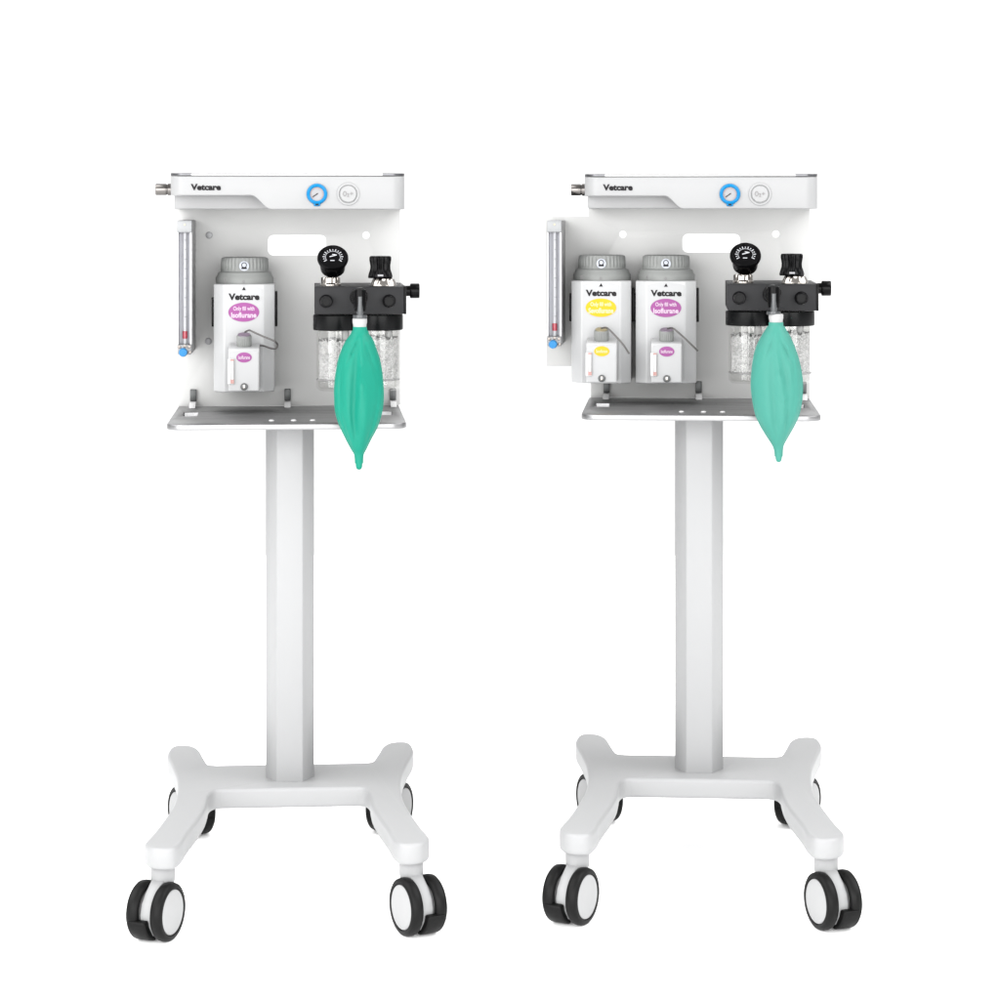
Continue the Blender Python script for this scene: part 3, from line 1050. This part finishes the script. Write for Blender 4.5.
def build_trolley(c, label, g):
    q = c.q
    t = c.thing('anaesthesia_trolley', label, 'trolley', (0, 0, 0), 'wheeled anaesthesia trolleys')
    L0 = LEFT
    hb = 0.8806
    zt = CAM_Z - hb
    # base: an H-shaped casting, mirrored about the column
    half = []
    for px, py in BASE_TOP:
        d = F * hb / (py - HZ)
        half.append(((px - 290) * d / F * q, (d - L0.D) * q))
    mid = [half[0]]
    arc = smooth_open(half[1:-1], 4)
    left = [Vector(half[0])] + list(arc) + [Vector(half[-1])]
    right = [Vector((-p.x, p.y)) for p in reversed(left)]
    pts = [(p.x, p.y) for p in left + right]
    b = prism_xy(pts, zt - 0.0305, zt, 0.0, 1)
    bmesh.ops.recalc_face_normals(b, faces=b.faces)
    es = [e for e in b.edges if abs(e.verts[0].co.z - e.verts[1].co.z) < 1e-6]
    bmesh.ops.bevel(b, geom=es, offset=0.0052, segments=5, profile=0.5, affect='EDGES', clamp_overlap=True)
    link('base', b, M['paint'], t, angle=50)
    # shelf height and column
    ys0, ys1 = c.shelf
    zs = c.Z(ys1, -0.14)
    p = c.D / F
    pts = [(-12.7 * p, -0.042), (12.7 * p, -0.042), (24.0 * p, -0.010), (24.0 * p, 0.035), (12.7 * p, 0.065), (-12.7 * p, 0.065), (-24.0 * p, 0.035), (-24.0 * p, -0.010)]
    pts = [(x + c.colx, y) for x, y in pts]
    link('column', prism_xy(pts, zt - 0.001, zs - 0.0085, 0.0016, 2), M['paint'], t)
    # shelf plate with cut-outs, rounded at the front
    hw = 0.1785 * q
    x0, x1 = c.shelf_c - hw, c.shelf_c + hw
    y0, y1 = -0.14, PLATE + 0.004
    r = 0.026
    out = [(x0, y1), (x0, y0 + r)] + [(x0 + r - r * math.cos(PI / 2 * i / 6), y0 + r - r * math.sin(PI / 2 * i / 6)) for i in range(1, 7)]
    out += [(x1 - r + r * math.sin(PI / 2 * i / 6), y0 + r - r * math.cos(PI / 2 * i / 6)) for i in range(0, 7)] + [(x1, y1)]
    holes = []
    for s in (-1, 1):
        xc = c.shelf_c + s * (hw - 0.0265)
        holes.append(rrect(xc - 0.0115, xc + 0.0115, 0.012, 0.085, 0.002, 3))
    for px, dy in ((-26, 0.09), (17.5, 0.09), (64, 0.09), (-26, 0.075)):
        holes.append(circle(c.X(c.cx + px, dy), dy, 0.0022, 12))
    sh = link('shelf', sheet_xy([out] + holes, zs - 0.0085, zs, 0.0012), M['steel'], t)
    for px in (-18, 4, 23):
        link('screw', lathe([(0, 0), (0.0042, 0), (0.0040, 0.0012), (0.0025, 0.002), (0, 0.0022)], (c.X(c.cx + px, -0.085), -0.085, zs + 0.0002), seg=20), M['whiteclip'], sh)
    # back panel with handle slot and holes
    P = lambda px, py: (c.X(px, PLATE), c.Z(py, PLATE))
    zbot = zs + 0.0003
    outline = []
    for px, py in c.plate:
        x, z = P(px, py)
        outline.append((x, zbot if py > 390 else z))
    (sx0, sy0), (sx1, sy1) = P(*c.slot[0]), P(*c.slot[1])
    loops = [outline, rrect(sx0, sx1, sy1, sy0, 0.009, 6)]
    for px, py in c.holes:
        x, z = P(px, py)
        loops.append(circle(x, z, c.L(3.6, PLATE), 24))
    pan = link('back_panel', sheet_xz(loops, PLATE, PLATE + 0.004, 0.0006), M['panel'], t)
    for px, py, m in c.plugs:
        x, z = P(px, py)
        link('hole_plug', lathe([(0, 0), (c.L(3.5, PLATE), 0), (c.L(3.3, PLATE), 0.0012), (c.L(2.2, PLATE), 0.0018), (0, 0.0016)], (x, PLATE - 0.0004, z), (0, -1, 0), 28), M[m], pan)
    # clips standing where the panel meets the shelf
    for px in c.clips:
        x = c.X(px, PLATE)
        w = c.L(3.1, PLATE)
        cl = link('panel_clip', box(x - w, x + w, PLATE - 0.008, PLATE - 0.0006, zs + 0.009, zs + 0.028, 0.001), M['darkclip'], t)
        b = bmesh.new()
        pf = [(PLATE - 0.0008, zs + 0.0005), (PLATE - 0.0008, zs + 0.0087), (PLATE - 0.030, zs + 0.0087), (PLATE - 0.044, zs + 0.0005)]
        v0 = [b.verts.new((x - w, y, z)) for y, z in pf]
        v1 = [b.verts.new((x + w, y, z)) for y, z in pf]
        b.faces.new(v0)
        b.faces.new(v1)
        for i in range(4):
            j = (i + 1) % 4
            b.faces.new((v0[i], v0[j], v1[j], v1[i]))
        bevel(b, 0.0008, 2)
        link('clip_foot', b, M['whiteclip'], cl)
    # control housing
    hx0, hx1 = c.X(c.head[0], HEAD), c.X(c.head[1], HEAD)
    zt_, zl, zh = c.Z(c.head_y[0] + 2.8, HEAD), c.Z(c.head_y[1], HEAD), c.Z(c.head_y[2], HEAD)
    s0, s1 = c.X(c.step[0], HEAD), c.X(c.step[1], HEAD)
    yb = PLATE + 0.03
    rr = 0.022

    def zb_at(x):
        if x <= s0:
            return zh
        if x >= s1:
            return zl
        k = (x - s0) / (s1 - s0)
        return zh + (zl - zh) * (3 * k * k - 2 * k ** 3)

    def front(x):
        if x < hx0 + rr:
            return HEAD + rr - math.sqrt(max(0, rr * rr - (hx0 + rr - x) ** 2))
        if x > hx1 - rr:
            return HEAD + rr - math.sqrt(max(0, rr * rr - (x - hx1 + rr) ** 2))
        return HEAD
    xs = [hx0 + rr * (1 - math.cos(PI / 2 * i / 12)) for i in range(13)] + [hx0 + rr + (s0 - hx0 - rr) * i / 4 for i in range(1, 4)]
    xs += [s0 + (s1 - s0) * i / 14 for i in range(15)] + [s1 + (hx1 - rr - s1) * i / 8 for i in range(1, 8)] + [hx1 - rr + rr * math.sin(PI / 2 * i / 12) for i in range(13)]

    def loft(xs, zb, zt, grow=0.0, er=0.0022):
        b = bmesh.new()
        rings = []
        for x in xs:
            yf_, z0, z1 = front(x) - grow, zb(x), zt
            e = min(er, (z1 - z0) / 2.1)
            loop = []
            for cy, cz, a0 in ((yf_ + e, z1 - e, 90), (yf_ + e, z0 + e, 180), (yb - e, z0 + e, 270), (yb - e, z1 - e, 0)):
                for i in range(5):
                    a = R(a0 + 90 * i / 4)
                    loop.append(b.verts.new((x, cy + e * math.cos(a), cz + e * math.sin(a))))
            rings.append(loop)
        for p_, q_ in zip(rings, rings[1:]):
            m_ = len(p_)
            for i in range(m_):
                b.faces.new((p_[i], p_[(i + 1) % m_], q_[(i + 1) % m_], q_[i]))
        b.faces.new(rings[0])
        b.faces.new(rings[-1])
        return b
    head = link('control_housing', loft(xs, zb_at, zt_), M['shell'], t, angle=30)
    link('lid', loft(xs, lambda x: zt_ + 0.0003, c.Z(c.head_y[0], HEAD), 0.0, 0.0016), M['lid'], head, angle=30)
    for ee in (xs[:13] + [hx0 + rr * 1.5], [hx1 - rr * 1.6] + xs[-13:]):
        link('lid_dark_reflection', loft(ee, lambda x: zt_ + 0.0004, c.Z(c.head_y[0], HEAD) + 0.0003, 0.0003, 0.0008), M['lid_reflection'], head, angle=30)
    # the recessed underside behind the stepped front
    ru = HEAD + 0.06
    x0 = c.X(c.under[0], ru)
    link('recessed_front', box(x0, s1 + 0.02, ru, yb - 0.004, c.Z(c.head_y[1] - 0.4, ru), zh + 0.006, 0.002, 3), M['shell'], head)
    yl = HEAD - 0.0006
    a0, a1 = c.brand
    link('lettering', text_bm('Vetcare', c.X(a0, HEAD), c.X(a1, HEAD), c.Z(190.4 + c.hy, HEAD), c.Z(184.0 + c.hy, HEAD), yl, 0.045, 0.0006), M['ink'], head)
    # supply gauge in a blue bezel
    gx, gz = c.X(c.gauge, HEAD), c.Z(194 + c.hy * 0.6, HEAD)
    l = lambda n: c.L(n, HEAD)
    b = lathe([(l(6.9), 0), (l(10.2), 0), (l(10.5), 0.002), (l(10.0), 0.006), (l(8.6), 0.0075), (l(7.1), 0.006), (l(6.9), 0.003)], (gx, HEAD + 0.0005, gz), (0, -1, 0), 56, close=True)
    add_box(b, gx - l(3.4), gx + l(3.4), HEAD - 0.0055, HEAD + 0.001, gz - l(12.2), gz - l(8.6), 0.0022, 3)
    bez = link('supply_gauge', b, M['blue'], head)
    link('gauge_face', lathe([(0, 0), (l(7.3), 0), (l(7.3), 0.0022), (0, 0.0022)], (gx, HEAD + 0.0004, gz), (0, -1, 0), 48), M['face'], head)
    yg = HEAD - 0.0022
    b = bmesh.new()
    for k in range(15):
        a = R(225 - 270 * k / 14)
        bb = box(-l(0.8), l(0.8), -0.0004, 0, -l(0.25), l(0.25))
        bmesh.ops.rotate(bb, verts=bb.verts, cent=(0, 0, 0), matrix=Matrix.Rotation(-a, 3, 'Y'))
        bmesh.ops.translate(bb, verts=bb.verts, vec=(gx + l(5.9) * math.cos(a), yg, gz + l(5.9) * math.sin(a)))
        merge(b, bb)
    link('gauge_scale', b, M['red_ink'], head)
    b = box(-l(1.2), l(5.0), -0.0010, -0.0005, -l(0.45), l(0.45))
    bmesh.ops.rotate(b, verts=b.verts, cent=(0, 0, 0), matrix=Matrix.Rotation(R(-215), 3, 'Y'))
    bmesh.ops.translate(b, verts=b.verts, vec=(gx, yg, gz))
    link('gauge_needle', b, M['ink'], head)
    add = box(gx - l(1.6), gx + l(1.6), HEAD - 0.0062, HEAD - 0.0054, gz - l(11.2), gz - l(9.8))
    link('gauge_mark', add, M['ink'], head)
    # oxygen flush button
    bx = c.X(c.button, HEAD)
    b = lathe([(l(8.9), 0), (l(11.4), 0), (l(11.6), 0.0008), (l(11.0), 0.0022), (l(9.4), 0.0024), (l(8.9), 0.0012)], (bx, HEAD + 0.0004, gz), (0, -1, 0), 56, close=True)
    link('button_ring', b, M['shell'], head)
    link('flush_button', lathe([(0, 0), (l(8.2), 0), (l(8.2), 0.0022), (l(7.7), 0.0030), (0, 0.0032)], (bx, HEAD + 0.0004, gz), (0, -1, 0), 48), M['shell'], head)
    yy = HEAD - 0.0030
    b = text_bm('O', bx - l(5.2), bx - l(1.6), gz - l(2.2), gz + l(2.9), yy, 0.01)
    merge(b, text_bm('2', bx - l(1.2), bx + l(0.9), gz - l(2.8), gz + l(0.6), yy, 0.01))
    merge(b, text_bm('+', bx + l(1.7), bx + l(4.9), gz - l(1.0), gz + l(2.0), yy, 0.01))
    link('button_print', b, M['grey_ink'], head)
    # gas inlet on the left side
    yi = HEAD + 0.06
    zi = c.Z(189.6 + c.hy * 0.6, yi)
    xa, xb_ = c.X(c.inlet, yi), hx0 + 0.002
    L_ = xb_ - xa
    k = lambda n: c.L(n, yi)
    link('gas_inlet', lathe([(0, 0.006), (k(3.4), 0.006), (k(3.6), 0.0005), (k(5.5), 0), (k(5.9), 0.001), (k(5.9), L_ * 0.60), (k(5.2), L_ * 0.63), (k(5.2), L_ * 0.68), (k(6.2), L_ * 0.71), (k(6.2), L_ * 0.90), (k(5.4), L_ * 0.93), (k(5.4), L_), (0, L_)],
                           (xa, yi, zi), (1, 0, 0), 48), M['gunmetal'], head)
    # casters
    for i, (px, dy, rear, mir) in enumerate(((166.2, -0.392, False, False), (166.2, -0.392, False, True), (186.5, 0.182, True, False), (186.5, 0.182, True, True))):
        x = (px - 290) * (L0.D + dy) / F * q
        y = dy * q
        rot = 0.0
        if rear:
            # trailing the other way round: disc faces outward
            src = caster1 if not mir else caster0
        else:
            src = caster0 if not mir else caster1
        ii = 0 if src is caster0 else 1
        loc = (x if not mir else -x, y, 0)
        if first_caster[ii]:
            first_caster[ii] = False
            src.parent = t
            src.location = loc
        else:
            dup(src, t, loc)
    return t


LEFT.shelf = (405.5, 424.2)
LEFT.colx = 0.0
LEFT.shelf_c = -0.0035
LEFT.plate = [(174.6, 185), (399.2, 185), (399.2, 406), (175.0, 406)]
LEFT.slot = ((267, 235), (325, 255.5))
LEFT.holes = [(365, 235.2)]
LEFT.plugs = [(208.6, 235.2, 'capgrey'), (207.8, 341, 'face')]
LEFT.clips = (193, 286.6, 391.8)
LEFT.head = (170.5, 404.8)
LEFT.head_y = (173.2, 209.6, 195.6)
LEFT.step = (251, 271)
LEFT.under = (174.5,)
LEFT.brand = (191.2, 221)
LEFT.hy = 0.0
LEFT.gauge, LEFT.button, LEFT.inlet = 316.6, 347.8, 156

RIGHT.shelf = (395.2, 415.4)
RIGHT.colx = 0.0
RIGHT.shelf_c = 0.0015
RIGHT.plate = [(546.3, 216.5), (589.5, 216.5), (589.5, 185), (810, 185), (810, 396), (591.8, 396), (591.8, 367), (547.2, 367)]
RIGHT.slot = ((683.5, 234), (741, 252.5))
RIGHT.holes = [(623.8, 234.4), (776.5, 234)]
RIGHT.plugs = []
RIGHT.clips = (607.6, 699.6, 803.5)
RIGHT.head = (584.4, 817.6)
RIGHT.head_y = (174.0, 209.0, 196.2)
RIGHT.step = (665, 683.5)
RIGHT.under = (588.5,)
RIGHT.brand = (603.2, 633)
RIGHT.hy = 0.2
RIGHT.gauge, RIGHT.button, RIGHT.inlet = 730, 760, 571.6

build_trolley(LEFT, 'white wheeled medical trolley with a single vaporizer, its back panel straight sided', None)
build_trolley(RIGHT, 'white wheeled medical trolley with two vaporizers, its panel reaching out behind the flowmeter', None)

VG = 'vaporizers hung on the back panels'
make_vaporizer(LEFT, 243.6, None, 'grey and white vaporizer with mauve labels, alone on its trolley panel', VG, 'mauve', 'pale_pink', 'Isoflurane',
               [(1.5, 331.8, 0.045), (5.5, 330.2, 0.03), (10, 332, 0.02), (20, 336.5, 0.02), (30.5, 341, 0.02), (33.8, 344.6, 0.025), (32.0, 348.4, 0.03), (27, 348.2, 0.04), (20, 345.8, 0.06), (15.5, 345.4, 0.075)])
make_vaporizer(RIGHT, 601.4, VAP_ROWS, 'grey and white vaporizer with yellow labels, beside a mauve labelled one', VG, 'yellow', 'pale_yellow', 'Sevoflurane',
               [(0.5, 328.6, 0.045), (4.5, 328.0, 0.03), (8, 330, 0.02), (14, 336, 0.02), (22, 345, 0.02), (28.0, 354, 0.022)])
make_vaporizer(RIGHT, 666.4, VAP_ROWS, 'grey and white vaporizer with mauve labels, right of the yellow labelled one', VG, 'mauve', 'pale_pink', 'Isoflurane',
               [(1.5, 328.6, 0.045), (5.5, 328.0, 0.03), (9, 330, 0.02), (17, 337, 0.02), (26, 345.6, 0.02), (31.5, 351, 0.022)])

make_flowmeter(LEFT, 177.6, 0, 'slim upright flowmeter with blue knob on the straight sided panel beside the lone vaporizer', 354)
make_flowmeter(RIGHT, 547.2, 0, 'slim upright flowmeter with blue knob on the panel extension beside the yellow labelled vaporizer', 347)

make_absorber(LEFT, 315.0, None, 'black topped absorber with two clear canisters, behind the deep green bag')
make_absorber(RIGHT, 727.0, ABS_ROWS, 'black topped absorber with two clear canisters, behind the pale green bag', 1.5)

bagL = [(327, 353.9, 367.6), (331, 353.6, 368.4), (335, 352.0, 369.6), (341, 347.6, 373.8), (350, 343.2, 377.0), (360, 339.8, 380.2), (370, 337.8, 382.2), (380, 336.4, 383.4), (390, 335.7, 384.1), (400, 335.9, 384.1),
        (410, 336.5, 383.0), (420, 338.8, 380.6), (430, 342.8, 376.8), (440, 347.6, 371.4), (449, 352.4, 367.0), (454, 355.4, 364.4), (458, 356.2, 363.7), (464, 356.6, 363.4), (467.5, 356.9, 363.1), (469.5, 357.8, 362.2), (470.3, 359.2, 360.8)]
bagR = [(322, 767.4, 781.8), (326, 767.0, 782.2), (330, 764.6, 784.4), (336, 760.8, 788.0), (345, 756.2, 792.0), (355, 753.2, 795.6), (365, 751.6, 798.2), (375, 750.6, 800.0), (385, 750.2, 800.8), (395, 751.0, 800.4),
        (405, 752.6, 799.2), (415, 755.0, 796.8), (425, 759.4, 792.4), (435, 765.4, 786.8), (443, 770.6, 782.4), (447, 772.6, 781.2), (451, 773.6, 780.8), (456, 774.0, 780.6), (459, 774.4, 780.2), (461, 775.4, 779.2), (461.6, 776.6, 778.0)]
make_bag(LEFT, bagL, 360.5, -0.187, 'bag_deep', 'deep green rubber breathing bag hanging by a white collar, left trolley', 3, 318.6, 329.0)
make_bag(RIGHT, bagR, 775, -0.187, 'bag_pale', 'pale mint green breathing bag hanging by a white collar, right trolley', 8, 313.6, 324.2)
